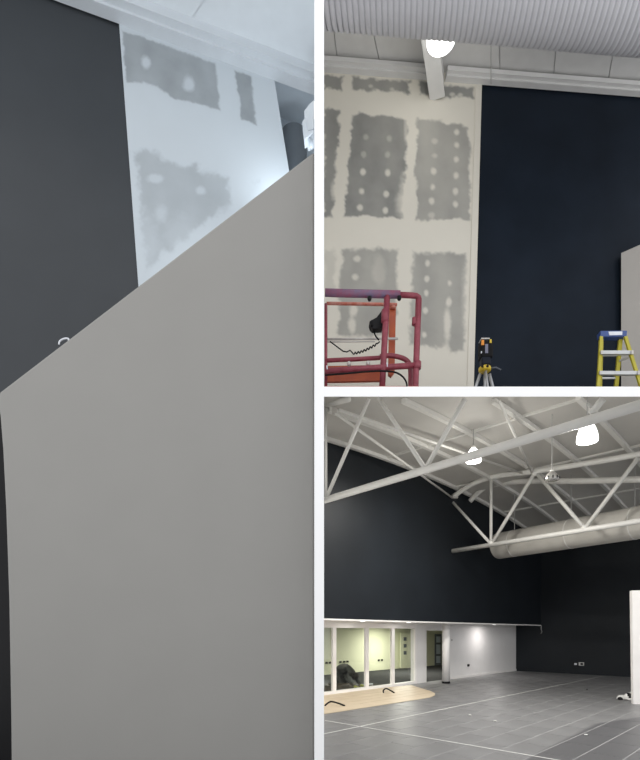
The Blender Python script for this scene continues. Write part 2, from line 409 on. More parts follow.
# glazed screen
ws = tag(bpy.data.objects.new('window_1', None), 'white framed glazed screen of four tall panes', 'window', None, 'structure')
COL.objects.link(ws); ws.location = TA(5.5, 0, -1)
tl, tr_ = gt(321.5), gt(416)
zh = 0.085
MB().prism([TA(tl, 0.02, zh), TA(tr_, 0.02, zh), TA(tr_, 0.02, ZS), TA(tl, 0.02, ZS)], TA(0, -0.1, 0) - TA(0, 0, 0)).build('head_panel', 'frame', ws)
MB().prism([TA(tl, 0.02, -0.995), TA(tr_, 0.02, -0.995), TA(tr_, 0.02, -0.945), TA(tl, 0.02, -0.945)], TA(0, -0.08, 0) - TA(0, 0, 0)).build('bottom_rail', 'frame', ws)
posts = [(321.1, 321.9), (332.4, 335.8), (365.2, 368.4), (391.4, 394.2), (414.6, 416)]
for i, (pa, pb) in enumerate(posts):
    ta, tb_ = max(gt(pb), 0), gt(pa)
    MB().prism([TA(tb_, 0.012, -0.995), TA(ta, 0.012, -0.995), TA(ta, 0.012, zh), TA(tb_, 0.012, zh)], TA(0, -0.04, 0) - TA(0, 0, 0)).build('mullion', 'frame', ws)
for i in range(4):
    ta, tb_ = gt(posts[i + 1][0]), gt(posts[i][1])
    MB().prism([TA(tb_, -0.02, -0.945), TA(ta, -0.02, -0.945), TA(ta, -0.02, zh), TA(tb_, -0.02, zh)], TA(0, -0.006, 0) - TA(0, 0, 0)).build('pane', 'glass', ws)
# column
cb = floorpt(446, 683.5)
mb = MB().lathe(cb, [(0.075 * H, 0.04 * H), (0.075 * H, (1 + ZS) * H)], 28)
col = thing('round_column', cb, 'round white column beside the open doorway', 'column')
mb.build('shaft', 'white', col, True)
MB().lathe(cb, [(0.082 * H, 0.0065 * H), (0.082 * H, 0.045 * H)], 28).build('base_ring', 'black', col, True)
# room behind the glass
bk = Plane((ta_p := (C0[0] + 2.7 * -uR[0], C0[1] + 2.7 * -uR[1])), uL)
mb = MB().prism([TA(9.5, -2.7, -1), TA(-1.6, -2.7, -1), TA(-1.6, -2.7, ZS), TA(9.5, -2.7, ZS)], TA(0, -0.1, 0) - TA(0, 0, 0))
wb = struct(mb, 'wall_back', 'green', 'pale yellow-green back wall of the glazed room', 'wall')
mb = MB().prism([TA(-1.5, -0.11, -1), TA(-1.5, -2.7, -1), TA(-1.5, -2.7, ZS), TA(-1.5, -0.11, ZS)], TA(1.02, 0, 0) - TA(1.1, 0, 0))
struct(mb, 'wall_side', 'green', 'pale yellow-green side wall inside the glazed room', 'wall')
mb = MB().prism([TA(7.9, -0.07, -1), TA(-1.5, -0.07, -1), TA(-1.5, -2.7, -1), TA(7.9, -2.7, -1)], (0, 0, 0.006 * H))
struct(mb, 'floor_carpet', 'carpet', 'dark carpet floor inside the glazed room', 'floor')
for px, py, wh, grp in ((340.5, 662, 'in the row of three', 'row of three sockets'), (344.2, 661.8, 'in the row of three', 'row of three sockets'), (347.6, 661.5, 'in the row of three', 'row of three sockets'),
                   (378.8, 660.2, 'of the lone pair', 'pair of sockets'), (382, 660, 'of the lone pair', 'pair of sockets'), (326.6, 662.8, 'beside the narrowest pane', 'sockets beside the narrowest pane'), (330, 662.6, 'beside the narrowest pane', 'sockets beside the narrowest pane')):
    c = bk.hit(px, py, 0.012)
    o = bevel(MB().box(c, 0.075, 0.02, 0.05, (uL[0], uL[1], 0)).build('wall_socket', 'black'))
    tag(o, 'black socket ' + wh + ' low on the yellow-green wall', 'socket', grp)
d2 = struct(MB().prism([bk.hit(435.2, 634, .03), bk.hit(441.6, 634, .03), bk.hit(441.6, 666.5, .03), bk.hit(435.2, 666.5, .03)], bk.nv() * -0.02), 'door_1', 'ductgrey', 'dark framed glazed door seen through the open doorway', 'door')
for (ya, yb) in ((636.5, 642.5), (644.5, 654), (656, 663)):
    MB().prism([bk.hit(436.4, ya, .036), bk.hit(440.4, ya, .036), bk.hit(440.4, yb, .036), bk.hit(436.4, yb, .036)], bk.nv() * -0.004).build('door_pane', 'recess', d2)
sl = bk
f3 = thing('door_leaf', bk.hit(405, 668, 0.1), 'pale door leaf with three small square windows behind the glass', 'door')
MB().prism([bk.hit(400.5, 633, .1), bk.hit(413, 633, .1), bk.hit(413, 668.2, .1), bk.hit(400.5, 668.2, .1)], bk.nv() * -0.03).build('leaf', 'green', f3)
for ya in (637.2, 644, 651):
    MB().prism([bk.hit(403.8, ya, .106), bk.hit(406.6, ya, .106), bk.hit(406.6, ya + 3.6, .106), bk.hit(403.8, ya + 3.6, .106)], bk.nv() * -0.02).build('vision_panel', 'ductgrey', f3)
for t, a, wh in ((6.4, -1.3, 'above the crouching person'), (2.6, -1.75, 'before the pale door leaf')):
    c = TA(t, a, ZS - 0.012)
    lt = thing('ceiling_light', c, 'flat square ceiling light ' + wh + ' in the glazed room', 'ceiling light', 'ceiling lights of the glazed room')
    MB().box(c, 0.62, 0.62, 0.02, (uL[0], uL[1], 0)).build('frame', 'frame', lt)
    MB().box(c - Vector((0, 0, 0.012)), 0.54, 0.54, 0.008, (uL[0], uL[1], 0)).build('diffuser', 'lamp', lt)
    area('glazed_room_lamp', c - Vector((0, 0, 0.03)), 0.5, 78 if t > 5 else 50, (1, 0.98, 0.88))
# downlights under the soffit
for i, (t, a, pw, wh) in enumerate(((6.75, 0.36, 2.2, 'over the cable by the dividing wall'), (5.45, 0.36, 2.2, 'over the middle of the glazed screen'), (2.15, 0.42, 6.5, 'lighting the plain white wall'))):
    c = TA(t, a, ZS - 0.004)
    dl = thing('downlight', c, 'small round recessed downlight ' + wh, 'downlight', 'downlights under the bulkhead')
    MB().lathe(c, [(0.06, -0.008), (0.06, 0.004), (0.045, 0.004)], 20).build('bezel', 'frame', dl, True)
    MB().lathe(c, [(0.044, -0.011), (0.044, -0.004)], 20).build('lens', 'lamp', dl)
    area('downlight_beam', c - Vector((0, 0, 0.02)), 0.09, pw, (1, 0.96, 0.93))
# sockets, hanging wire, cables
wrp = Plane(C0, uR)
for px in (575.2, 581.4):
    c = wrp.hit(px, 664, 0.012); s = thing('wall_socket', c, ('pale socket plate with dark insert low on navy wall' if px > 580 else 'black socket plate with pale insert low on navy wall'), 'socket', 'sockets on the navy end wall')
    bevel(MB().box(c, 0.13, 0.018, 0.09, (uR[0], uR[1], 0)).build('plate', 'ragw' if px > 580 else 'black', s))
    MB().box(wrp.hit(px + .4, 664, 0.028), 0.06, 0.02, 0.05, (uR[0], uR[1], 0)).build('insert', 'black' if px > 580 else 'label', s)
c = gl.hit(468.5, 665.3, 0.008)
tag(bevel(MB().box(c, 0.085, 0.02, 0.06, (uL[0], uL[1], 0)).build('wall_socket', 'black')), 'single black socket low on the plain white wall', 'socket')
c = gl.hit(452, 640, 0.008)
tag(bevel(MB().box(c, 0.03, 0.02, 0.03, (uL[0], uL[1], 0)).build('light_switch', 'wire')), 'tiny grey switch on white wall beside the round column', 'switch')
w = [TA(0.06, AB + 0.03, ZS - 0.01), TA(0.055, AB + .03, ZS - 0.1), TA(0.07, AB + .05, ZS - 0.17), TA(0.05, AB + .02, ZS - 0.21)]
tag(MB().tube(spline(w), 0.009, 6).build('hanging_wire', 'wire', None, True), 'loose grey wire dangling from bulkhead corner', 'wire')
for q in ([(326, 704.5), (331, 701.6), (338, 703.2), (345, 706.8)], [(383.5, 693.5), (383.5, 690.2), (386.5, 688.6), (391, 690.8), (394.5, 693.8)]):
    y = floorpt(*q[-1]).y / H
    pts = [P(a, b, y) for a, b in q]
    z0 = -1 + 0.0145; pts[-1].z = H + z0 * H
    if q[0][0] > 350: pts[0].z = H + z0 * H
    else: pts.insert(0, P(324.9, 706.5, y)); 
    tag(MB().tube(spline(pts), 0.013, 8).build('floor_cable', 'blackr', None, True),
        'short black cable tail arching out of timber patch ' + ('before the widest glass panes' if q[0][0] > 350 else 'by the dividing wall'), 'cable')

# roof of the hall
g = []; nt_, na_ = 44, 30
V, Fc = [], []
TT = [-0.1 + 11.5 * i / nt_ for i in range(nt_ + 1)]; AA = [0.56 + 6.0 * j / na_ for j in range(na_ + 1)]
for t in TT:
    for a in AA:
        p = TA(t, a, ceil_z(t)); y = p.y / H
        z = min(ceil_z(t), 0.482 * y)
        p.z = H + z * H; V.append(p)
def okv(p): return p.y / H > 4.0 and p.x / H > x1 * p.y / p.y + 0.004
for i in range(nt_):
    for j in range(na_):
        ks = [i * (na_ + 1) + j, (i + 1) * (na_ + 1) + j, (i + 1) * (na_ + 1) + j + 1, i * (na_ + 1) + j + 1]
        if all(V[k].y / H > 3.9 and V[k].x / H > -0.30 for k in ks): Fc.append(ks)
for v in V: v.x = max(v.x, (x1 + 0.002) * H)
used = sorted({k for f in Fc for k in f}); mp = {k: i for i, k in enumerate(used)}
hc = obj('ceiling', [V[k] for k in used], [[mp[k] for k in f] for f in Fc], 'hallceil', None, True)
tag(hc, 'pale grey curved roof deck above the white trusses', 'ceiling', None, 'structure')
sm = hc.modifiers.new('thickness', 'SOLIDIFY'); sm.thickness = 0.03; sm.offset = 1
def under(p):                                           # inside the hall, below the sloping slab
    return (p.z - H) / H <= 0.470 * p.y / H and p.x / H > x1 + 0.01
for a in (0.72, 1.45, 2.17, 2.86, 3.58, 4.3, 5.0):       # roof beams following the curve
    run = []
    for i in range(60):
        t = 0.05 + i * 0.17
        p = TA(t, a, ceil_z(t) - 0.03)
        if under(p) and p.y / H > 4: run.append(p)
        else: break
    if len(run) > 3:
        b = MB()
        for p, q in zip(run, run[1:]): b.bar(p, q + (q - p) * 0.03, 0.065, 0.06)
        b.build('roof_beam', 'steel', hc)
# crossing joints of the roof deck
for t in (2.4, 4.42, 6.6):
    p, q = TA(t, 0.66, ceil_z(t) - 0.012), TA(t, 5.6, ceil_z(t) - 0.012)
    while not under(q): q = p + (q - p) * 0.97
    MB().bar(p, q, 0.05, 0.03).build('deck_rail', 'steel', hc)

R1 = 0.0385 * H
GT = 'white tube roof trusses'
def tubeobj(name, a, b, r, parent, m='steel'): return MB().tube([a, b], r, 12).build(name, m, parent, True)
# truss close to the slab
A1, B1 = P(323.3, 500.2, 5.91), P(652, 401.4, 3.48)
d1 = (B1 - A1)
def on1(px):                                            # point of the chord line seen at px
    r = (px - CX) / F
    k = (r * A1.y - A1.x) / (d1.x - r * d1.y); return A1 + d1 * k
def up1(px, py):
    y = on1(px).y / H; return P(px, py, y)
tr1 = thing('roof_truss', A1, 'long white tube truss running under the sloping white floor edge', 'truss', GT)
tubeobj('bottom_chord', A1 + Vector((0.02, 0, 0)), A1 + d1 * 1.08, R1, tr1)
for (xa, ya, xb, yb, r) in ((326.8, 497, 369, 398.6, .022), (379, 398.6, 424, 467, .022), (465, 398.6, 427, 466, .022), (591, 414, 603, 398.8, .026)):
    tubeobj('web', up1(xa, ya), up1(xb, yb), r * H, tr1)
tubeobj('end_post', up1(325.9, 406), up1(325.9, 498), .016 * H, tr1)
MB().tube([up1(326, 404.5), up1(349, 398.9)], 0.035 * H, 12).build('top_chord', 'steel', tr1, True)
MB().box(up1(334.5, 411), 0.06, 0.06, 0.07).build('gusset', 'galv', tr1)
# truss towards the far wall
A2, B2 = P(452.5, 551, 9.50), P(655, 518.6, 6.98)
d2_ = B2 - A2
def on2(px):
    r = (px - CX) / F; k = (r * A2.y - A2.x) / (d2_.x - r * d2_.y); return A2 + d2_ * k
def at2(px, py): return P(px, py, on2(px).y / H)
tr2 = thing('roof_truss', A2, 'white bow-topped tube truss passing in front of the fabric duct', 'truss', GT)
tubeobj('bottom_chord', A2, on2(790), R1 * 1.05, tr2)
MB().tube(spline([at2(*q) for q in ((453, 496.5), (470, 485.5), (490, 477.5), (512, 474), (534, 471.5), (590, 462.8), (655, 451.5), (720, 440.5), (790, 428.6))]), R1 * 1.15, 12).build('top_chord', 'steel', tr2, True)
for (xa, ya, xb, yb, r) in ((453, 502.5, 490, 543, .026), (491, 478, 491, 543, .026), (534, 474, 492.5, 542.5, .03), (537, 474, 584, 527.5, .03), (638, 458, 585.5, 527.5, .03), (643, 456, 718, 508.6, .03), (772, 434, 721, 508.4, .03)):
    tubeobj('web', at2(xa, ya), at2(xb, yb), r * H, tr2)
for q in ((491, 543), (584.5, 528), (535, 473)): MB().ball(at2(*q), R1 * 1.35, R1 * 1.35, R1 * 1.35, 12).build('joint_node', 'steel', tr2, True)
MB().box(at2(455, 497), 0.11, 0.07, 0.06).build('end_plate', 'galv', tr2)
# bow beam of the bay beyond
tb3 = [P(470, 501, 9.9), P(479, 492, 9.75), P(490, 485.5, 9.55), P(520, 481.5, 9.0), P(580, 481, 8.2), P(655, 479, 7.4), P(770, 476.5, 6.5)]
tag(MB().tube(spline(tb3), 0.05 * H, 10).build('bow_beam', 'steel', None, True), 'curved white beam behind the bow-topped truss', 'beam')
# tie rods
for a, b, lab in ((up1(336, 413.5), at2(452.5, 498), 'thin white tie rod reaching along navy wall between truss ends'),
                  (up1(339, 409.5), at2(523, 473.5), 'thin white tie rod from truss end to bow chord joint'),
                  (P(499.6, 401.5, 5.75), at2(532, 473), 'thin white strut dropping to the bow chord joint')):
    tag(MB().tube([a, b], 0.018 * H, 8).build('tie_rod', 'steel', None, True), lab, 'tie rod')
# fabric duct
Dl, Dr = P(496, 546.5, 10.0), P(660, 519, 7.55)
Dr = Dl + (Dr - Dl) * 1.6; ax = (Dr - Dl).normalized(); rr = 0.255 * H
dk = thing('fabric_duct', Dl, 'thick off-white fabric air duct with rounded end below roof', 'duct')
prof = [(0.0, 0.30), (0.0, 0.62), (0.05, 0.86), (0.12, 0.97), (0.2, 1.0)]
mb = MB(); ringp = []; n = 28
upv = ax.cross(Vector((0, 0, 1))).normalized(); wv = ax.cross(upv)
L = (Dr - Dl).length
pr = [(s * 0.35 * H, k) for s, k in prof] + [(L * k, 1.0) for k in (0.2, 0.4, 0.6, 0.8, 1.0)]
v = []
for s, k in pr: v += [Dl + ax * s + (upv * math.cos(2 * math.pi * j / n) + wv * math.sin(2 * math.pi * j / n)) * rr * k for j in range(n)]
f = [[i * n + j, i * n + (j + 1) % n, (i + 1) * n + (j + 1) % n, (i + 1) * n + j] for i in range(len(pr) - 1) for j in range(n)] + [list(range(n)), list(range(len(v) - 1, len(v) - n - 1, -1))]
mb.add(v, f).build('sleeve', 'sock', dk, True)
for k in (0.09, 0.33, 0.55, 0.8):
    c = Dl + ax * L * k
    MB().tube([c + ax * -0.012, c + ax * 0.012], rr * 1.012, 28).build('seam_band', 'steel', dk, True)
    tz = ta_of(c)[0]
    MB().tube([c + Vector((0, 0, rr)), Vector((c.x, c.y, H + (ceil_z(tz) - 0.0) * H))], 0.008, 6).build('hanger', 'wire', dk)
# pendant lamps
def bell(px, py, y, r, hgt, lit, label, topz=None):
    c = P(px, py, y)
    t = thing('pendant_lamp', c, label, 'pendant lamp', 'pendant lamps in the trussed hall')
    pf = [(r * 0.97, -hgt / 2), (r, -hgt * 0.42), (r * 0.93, -hgt * .15), (r * 0.74, hgt * .15), (r * 0.5, hgt * .36), (r * 0.25, hgt * .5)]
    if not lit: pf = [(r * math.cos(x * math.pi / 14), -hgt / 2 + hgt * math.sin(x * math.pi / 14)) for x in range(7)]
    MB().lathe(c, pf, 24).build('shade', 'lamp' if lit else 'chrome', t, True)
    MB().lathe(c, [(r * 0.3, hgt * .5), (r * 0.28, hgt * .62), (r * .12, hgt * .68)], 16).build('cap', 'steel', t, True)
    tt = ta_of(c)[0]; zz = min(H + ceil_z(tt) * H, H + 0.475 * c.y)
    MB().tube([c + Vector((0, 0, hgt * .6)), Vector((c.x, c.y, zz))], 0.006, 6).build('cord', 'wire', t)
    if lit:
        point('pendant_light', c - Vector((0, 0, hgt * .5 + 0.09)), lit * 0.28, (1, 0.97, 0.9), 0.1)
        area('pendant_beam', c - Vector((0, 0, hgt * .5 + 0.02)), 0.2, lit, (1, 0.97, 0.92))
    return t, c, pf
bell(587.3, 431.5, 5.15, 0.103 * H, 0.215 * H, 78, 'large glowing bell pendant below the long white chord')
bell(473.5, 455, 6.85, 0.105 * H, 0.19 * H, 74, 'smaller glowing bell pendant partly hidden by the long white chord')
t, c, pf = bell(552, 475.8, 6.4, 0.088 * H, 0.115 * H, 0, 'unlit mirrored dome pendant beside the bow chord joint')
for k in range(10):
    an = 2 * math.pi * k / 10
    MB().bar(c + Vector((math.cos(an) * .089 * H, math.sin(an) * .089 * H, -0.05 * H)), c + Vector((math.cos(an) * .09 * H, math.sin(an) * .09 * H, -0.015 * H)), 0.018, 0.006).build('slot', 'black', t)
# white partition at the edge and rags beside it
p0 = floorpt(633.5, 704.5); yq = p0.y / H
q = [W(p0.x / H, yq, -0.994), W(p0.x / H + 1.2, yq - 0.25, -0.994), W(p0.x / H + 1.2, yq - 0.25, 0.595), W(p0.x / H - 0.022, yq, 0.595)]
struct(MB().prism(q, (0.03 * H, 0.1 * H, 0)), 'wall_screen', 'frame', 'free-standing white partition end standing on the hall floor', 'wall')
rg = floorpt(625, 700)
rb = thing('rag_bundle', rg, 'crumpled white and black rags on floor by white partition', 'rags')
def lump(c, r, seed, m, nm):
    b = MB()._ball(c, r[0], r[1], r[2], 14)
    for v_ in b.v:
        d = v_ - Vector(c); k = 1 + 0.35 * noise.noise(d * 22 + Vector((seed, 0, 0))); v_.xy = (Vector(c) + d * k).xy
        v_.z = max(c[2] + d.z * k, H - 0.992 * H)
    b.build(nm, m, rb, True)
lump(rg + Vector((0.10, -0.02, 0.05)), (0.13, 0.10, 0.075), 1, 'ragw', 'cloth')
lump(rg + Vector((-0.06, 0.0, 0.03)), (0.07, 0.07, 0.05), 5, 'ragw', 'cloth')
lump(rg + Vector((0.035, -0.06, 0.07)), (0.05, 0.06, 0.055), 9, 'black', 'dark_cloth')
lump(rg + Vector((-0.10, -0.04, 0.025)), (0.035, 0.04, 0.03), 12, 'black', 'dark_cloth')
lump(rg + Vector((0.03, -0.09, 0.025)), (0.06, 0.05, 0.03), 14, 'ragw', 'cloth')
for px, py in ((495, 722), (470, 716), (587, 690), (586, 736)):
    p = floorpt(px, py); mbs = MB()._ball(p + Vector((0, 0, 0.014)), 0.022, 0.014, 0.008, 8)
    tag(mbs.build('debris_scrap', 'line' if px != 587 else 'black', None, True), ('pale scrap lying on the darker clean tiles' if px == 586 else 'small pale scrap lying on dusty tiles near set-out line') if px != 587 else 'small dark scrap lying on tiles near the navy wall', 'scrap', 'scraps on the dusty tiles' if px in (495, 470) else None)

# crouching person behind the glass
def person():
    base = floorpt(344, 687); base.z = 0.006 * H
    S = 0.72
    fx = Vector((0.80, -0.60, 0)).normalized(); fy = Vector((-fx.y, fx.x, 0))
    def L_(x, y, z): return base + (fx * (x - 0.24) + fy * y) * S + Vector((0, 0, z * S))
    pe = thing('person', base, 'person in dark clothes and lime glove crouching low behind the glass', 'person')
    J = [((0, 0, .36), .17), ((.14, 0, .50), .185), ((.30, 0, .52), .18), ((.44, 0, .43), .14), ((.53, 0, .36), .065), ((.60, 0, .30), .10), ((.66, 0, .25), .085),
         ((0.02, .12, .30), .12), ((.28, .15, .10), .085), ((.02, .14, .085), .065), ((-.14, .14, .07), .05), ((-.2, .14, .05), .045),
         ((0.02, -.12, .30), .12), ((.28, -.15, .10), .085), ((.02, -.14, .085), .065), ((-.14, -.14, .07), .05), ((-.2, -.14, .05), .045),
         ((.42, .18, .42), .075), ((.50, .24, .22), .055), ((.66, .18, .07), .04),
         ((.42, -.18, .42), .075), ((.52, -.25, .22), .055), ((.70, -.20, .07), .04)]
    E = [(0, 1), (1, 2), (2, 3), (3, 4), (4, 5), (5, 6), (0, 7), (7, 8), (8, 9), (9, 10), (10, 11), (0, 12), (12, 13), (13, 14), (14, 15), (15, 16), (3, 17), (17, 18), (18, 19), (3, 20), (20, 21), (21, 22)]
    me = bpy.data.meshes.new('body'); me.from_pydata([L_(*j[0]) - base for j in J], E, []); me.update()
    o = bpy.data.objects.new('body', me); COL.objects.link(o); o.parent = pe; me.materials.append(M['body'])
    o.modifiers.new('skin', 'SKIN'); o.modifiers['skin'].use_smooth_shade = True
    for i, j in enumerate(J):
        s = me.skin_vertices[0].data[i]; s.radius = (j[1] * S, j[1] * S); s.use_root = (i == 0)
    o.modifiers.new('sub', 'SUBSURF').levels = 2; o.modifiers['sub'].render_levels = 2
    MB()._ball(L_(.615, 0, .325), .105 * S, .095 * S, .10 * S, 14).build('hair', 'hair', pe, True)
    for sd, x in ((.18, .66), (-.20, .70)):
        g_ = MB(); g_._ball(L_(x + .05, sd, .05), .055 * S, .05 * S, .035 * S, 10)
        for k, ln in enumerate((.075, .09, .095, .08)):
            a = L_(x + .08, sd + (k - 1.5) * .026, .045); b = L_(x + .08 + ln * .6, sd + (k - 1.5) * .03, .05); c_ = L_(x + .08 + ln, sd + (k - 1.5) * .032, .018)
            g_.tube([a, b, c_], .012 * S, 6, .009 * S)
        sg = -1 if sd > 0 else 1
        g_.tube([L_(x + .03, sd + sg * .045, .04), L_(x + .075, sd + sg * .085, .035), L_(x + .10, sd + sg * .085, .015)], .013 * S, 6, .010 * S)
        g_.build('glove', 'glove', pe, True)
person()
tl_ = floorpt(362, 685.5); tl_.z = 0.006 * H
tool = thing('floor_tool', tl_, 'small pale hand tool lying on dark carpet beside crouching person', 'tool')
MB().bar(tl_ + Vector((-0.13, 0.02, 0.012)), tl_ + Vector((0.16, 0, 0.012)), 0.02, 0.02).build('handle', 'alu', tool)
MB().box(tl_ + Vector((0.19, 0, 0.02)), 0.08, 0.05, 0.035).build('head', 'label', tool)

# ------------------------------------------------------------------ UPPER RIGHT ROOM
TR = Plane((0, 8.0), (0.9976, 0.0698))
nT = TR.nv()
ZTR = 8.976
dT = (0.350, 0.937)                                    # direction of ceiling joints and beam
def Tk(px): v_ = TR.hit(px, 300); return ((v_.x / H) * TR.d[0] + (v_.y / H - 8.0) * TR.d[1])
kd0, kd1 = Tk(482), Tk(472.6)
zb_ = ZT
ztop = 9.12
# wall with filler, its painted edge leaning a little as in the room
ta_z = lambda px, py: TR.hit(px, py)
e_top = TR.hit(482, 84); e_bot = TR.hit(472.0, 398)
pl = [TR.at(Tk(321.2), zb_), e_bot.copy(), e_top.copy(), TR.at(Tk(482.2), ztop), TR.at(Tk(321.2), ztop)]
pl[1].z = H + zb_ * H
wp_ = struct(MB().prism(pl, nT * -0.10), 'wall_plastered', 'plR', 'tall cream plasterboard wall with grey bare patches and filler dabs', 'wall')
pd = [TR.at(Tk(471), zb_, -0.03), TR.at(6.6, zb_, -0.03), TR.at(6.6, ztop, -0.03), TR.at(Tk(471), ztop, -0.03)]
struct(MB().prism([p for p in pd], nT * -0.09), 'wall_navy', 'navy', 'tall navy painted wall behind the tripod and ladder', 'wall')
MB().prism([TR.hit(475.8, 86, .012), TR.hit(481.6, 86.2, .012), TR.hit(472.4, 392, .012), TR.hit(467, 392, .012)], nT * -0.012).build('corner_bead', 'plR', wp_)
def c7(x, y): return (320 + x / 3.765, 60 + y / 3.765)
def c8(x, y): return (320 + x / 3.765, 210 + y / 3.765)
def dabs(l, fn, rx=2.4, ry=2.9, am=0.8): return [(*fn(*q), rx, ry, am) for q in l]
regs = [
    ([(322.5, 74), (344, 75.5), (343, 91), (322.5, 91)], []),
    ([(351, 75), (412, 80), (411, 94.5), (351, 91)], dabs([(190, 98), (270, 110)], c7, 2, 1.6, .5)),
    ([(418, 80), (435, 82), (434, 97), (418, 96)], []),
    ([(438, 83), (475, 86), (475, 99), (437, 98)], dabs([(497, 130), (528, 132), (555, 100)], c7, 2.5, 2, .6)),
    ([(322.5, 107), (341, 109), (338, 170), (333, 217), (322.5, 217)], [(334, 192, 3, 9, .6)]),
    ([(351, 114), (362, 112), (374, 115), (389, 114), (409, 118), (408, 160), (403, 219), (342, 218), (347, 160)],
     dabs([(162, 422), (255, 425), (157, 495), (250, 505), (150, 555), (247, 567)], c7) + dabs([(172, 290), (260, 295), (165, 355), (255, 357)], c7, am=.35) + [(406, 128, 2, 14, .5), (404, 198, 5, 20, .5), (400, 205, 5, 12, .4)]),
    ([(417, 118), (430, 116), (440, 120), (471, 125), (471, 221), (415, 220), (414, 160)],
     dabs([(515, 272), (515, 320), (513, 375), (428, 418), (512, 437), (425, 478), (510, 495), (420, 530), (510, 545)], c7) + dabs([(430, 305), (432, 360), (420, 585)], c7, 3, 2.6, .45) + [(444, 119, 8, 3, .5)]),
    ([(340, 248), (400, 247), (399, 290), (396, 338), (336, 338), (338, 290)],
     dabs([(140, 185), (132, 253)], c8, 3, 3, .75) + [(353.5, 311, 4, 5, .85), (352, 326, 3.4, 7, .85), (379, 270, 6, 14, .3)]),
    ([(412, 250), (468, 251), (467, 320), (466, 352), (448, 356), (444, 349), (407, 347), (409, 290)],
     dabs([(405, 200), (403, 260), (400, 313), (397, 378), (392, 470), (488, 275)], c8, 2.2, 2.8, .8) + [(449, 302, 2.4, 4, .8), (447.5, 325, 3.2, 17, .85), (446, 349, 4, 6, .7), (466, 300, 4, 30, .35)]),
    ([(322.5, 247), (338, 247), (336, 292), (322.5, 292)], []),
]
for i, (poly, marks) in enumerate(regs):
    patch('bare_board_patch', TR, poly, marks, 'patR', wp_, 3.2 if i < 7 else 4.5, 3.0, 1.0, i * 3.1, 0.0015, (1.05 if i < 6 else 0.8) if i < 7 else (0.8 if i != 9 else 0.3))
# cornice, ceiling of panels, beam
k0, k1 = Tk(321.2), 6.4
def cornice(ka, kb, nm, lab):
    mb = MB().prism([TR.at(ka, ZTR), TR.at(kb, ZTR), TR.at(kb, ZTR, 0.09), TR.at(ka, ZTR, 0.09)], (0, 0, 0.10 * H))
    mb.prism([TR.at(ka, ZTR + 0.03, 0.09), TR.at(kb, ZTR + 0.03, 0.09), TR.at(kb, ZTR + 0.03, 0.15), TR.at(ka, ZTR + 0.03, 0.15)], (0, 0, 0.07 * H))
    struct(mb, nm, 'trimT', lab, 'trim')
cornice(k0, Tk(429.5), 'trim_2', 'white cornice on the plastered side of the ceiling beam')
cornice(Tk(445), k1, 'trim_3', 'white cornice running over the navy wall from the ceiling beam')
mb = MB().prism([W(x1 + .002, 4.6, 9.16), W(7, 4.6, 9.16), W(7, 8.9, 9.16), W(x1 + .002, 8.9, 9.16)], (0, 0, 0.05 * H))
ct = struct(mb, 'ceiling_upper', 'ductTdark', 'white panelled ceiling behind the ribbed duct', 'ceiling')
def kpt(k, off, ze):                                    # along wall k, then back along the joint direction
    p = TR.at(k, ze); return p + Vector((-dT[0], -dT[1], 0)) * off * H
edges = [Tk(x) for x in (338, 381, 442, 500, 553, 607, 662)]
edges = [Tk(321.2)] + edges
for i in range(len(edges) - 1):
    a, b = edges[i] + 0.006, edges[i + 1] - 0.006
    q = [kpt(a, 0.0, 9.12), kpt(b, 0.0, 9.12), kpt(b, 1.6, 9.12), kpt(a, 1.6, 9.12)]
    for v_ in q: v_.x = max(v_.x, (x1 + 0.004) * H)
    MB().prism(q, (0, 0, 0.04 * H)).build('ceiling_panel', 'ceilT', ct)
bt = thing('ceiling_beam', kpt(Tk(437.5), 0.0, 8.69), 'short white box beam dropping below the cornice beside the lamp', 'beam')
p, q = kpt(Tk(437.6), 0.02, 8.69 + .2), kpt(Tk(437.6), 1.15, 8.69 + .2)
MB().bar(p, q, 0.20 * H, 0.40 * H).build('web', 'trimT', bt)
MB().bar(p - Vector((0, 0, .21 * H)), q - Vector((0, 0, .21 * H)), 0.235 * H, 0.03 * H).build('flange', 'trimT', bt)
wire = [P(491, 41, 7.35), P(491, 84, 7.95)]
tag(MB().tube(wire, 0.007, 6).build('ceiling_wire', 'wire', None, True), 'thin pale wire hanging in front of the cornice corner', 'wire')
# ribbed duct
RD = 0.60; th = math.atan((CY - 31) / F); s_ = 9.9
cy_, cz_ = math.cos(th) * s_ - math.sin(th) * RD, math.sin(th) * s_ + math.cos(th) * RD
dk2 = thing('ribbed_duct', W(2.6, cy_, cz_ - RD), 'large pale grey ribbed metal duct running across under ceiling', 'duct')
axT = Vector((TR.d[0], TR.d[1], 0))
gx = Vector((dT[0] * 0.45, 1, 0)).normalized()          # seams wind slightly, as on a spiral duct
gx = gx / abs(gx.dot(Vector((TR.n[0], TR.n[1], 0))))    # keeps the section round across the run
def dpt(k, an, r): return W(0.06, cy_, cz_) + axT * k * H + gx * math.cos(an) * r * H + Vector((0, 0, math.sin(an) * r * H))
n = 40; ks = [-0.3 + 5.5 * i / 4 for i in range(5)]
v = [dpt(k, 2 * math.pi * j / n, RD) for k in ks for j in range(n)]
f = [[i * n + j, i * n + (j + 1) % n, (i + 1) * n + (j + 1) % n, (i + 1) * n + j] for i in range(4) for j in range(n)] + [list(range(n)), list(range(len(v) - 1, len(v) - n - 1, -1))]
for q in v: q.x = max(q.x, (x1 + .004) * H)
obj('shell', v, f, 'ductTdark', dk2, True)
sp = 0.070; rib0 = None
cs = [(-0.027, 0), (-0.018, 0.007), (0, 0.010), (0.018, 0.007), (0.027, 0)]
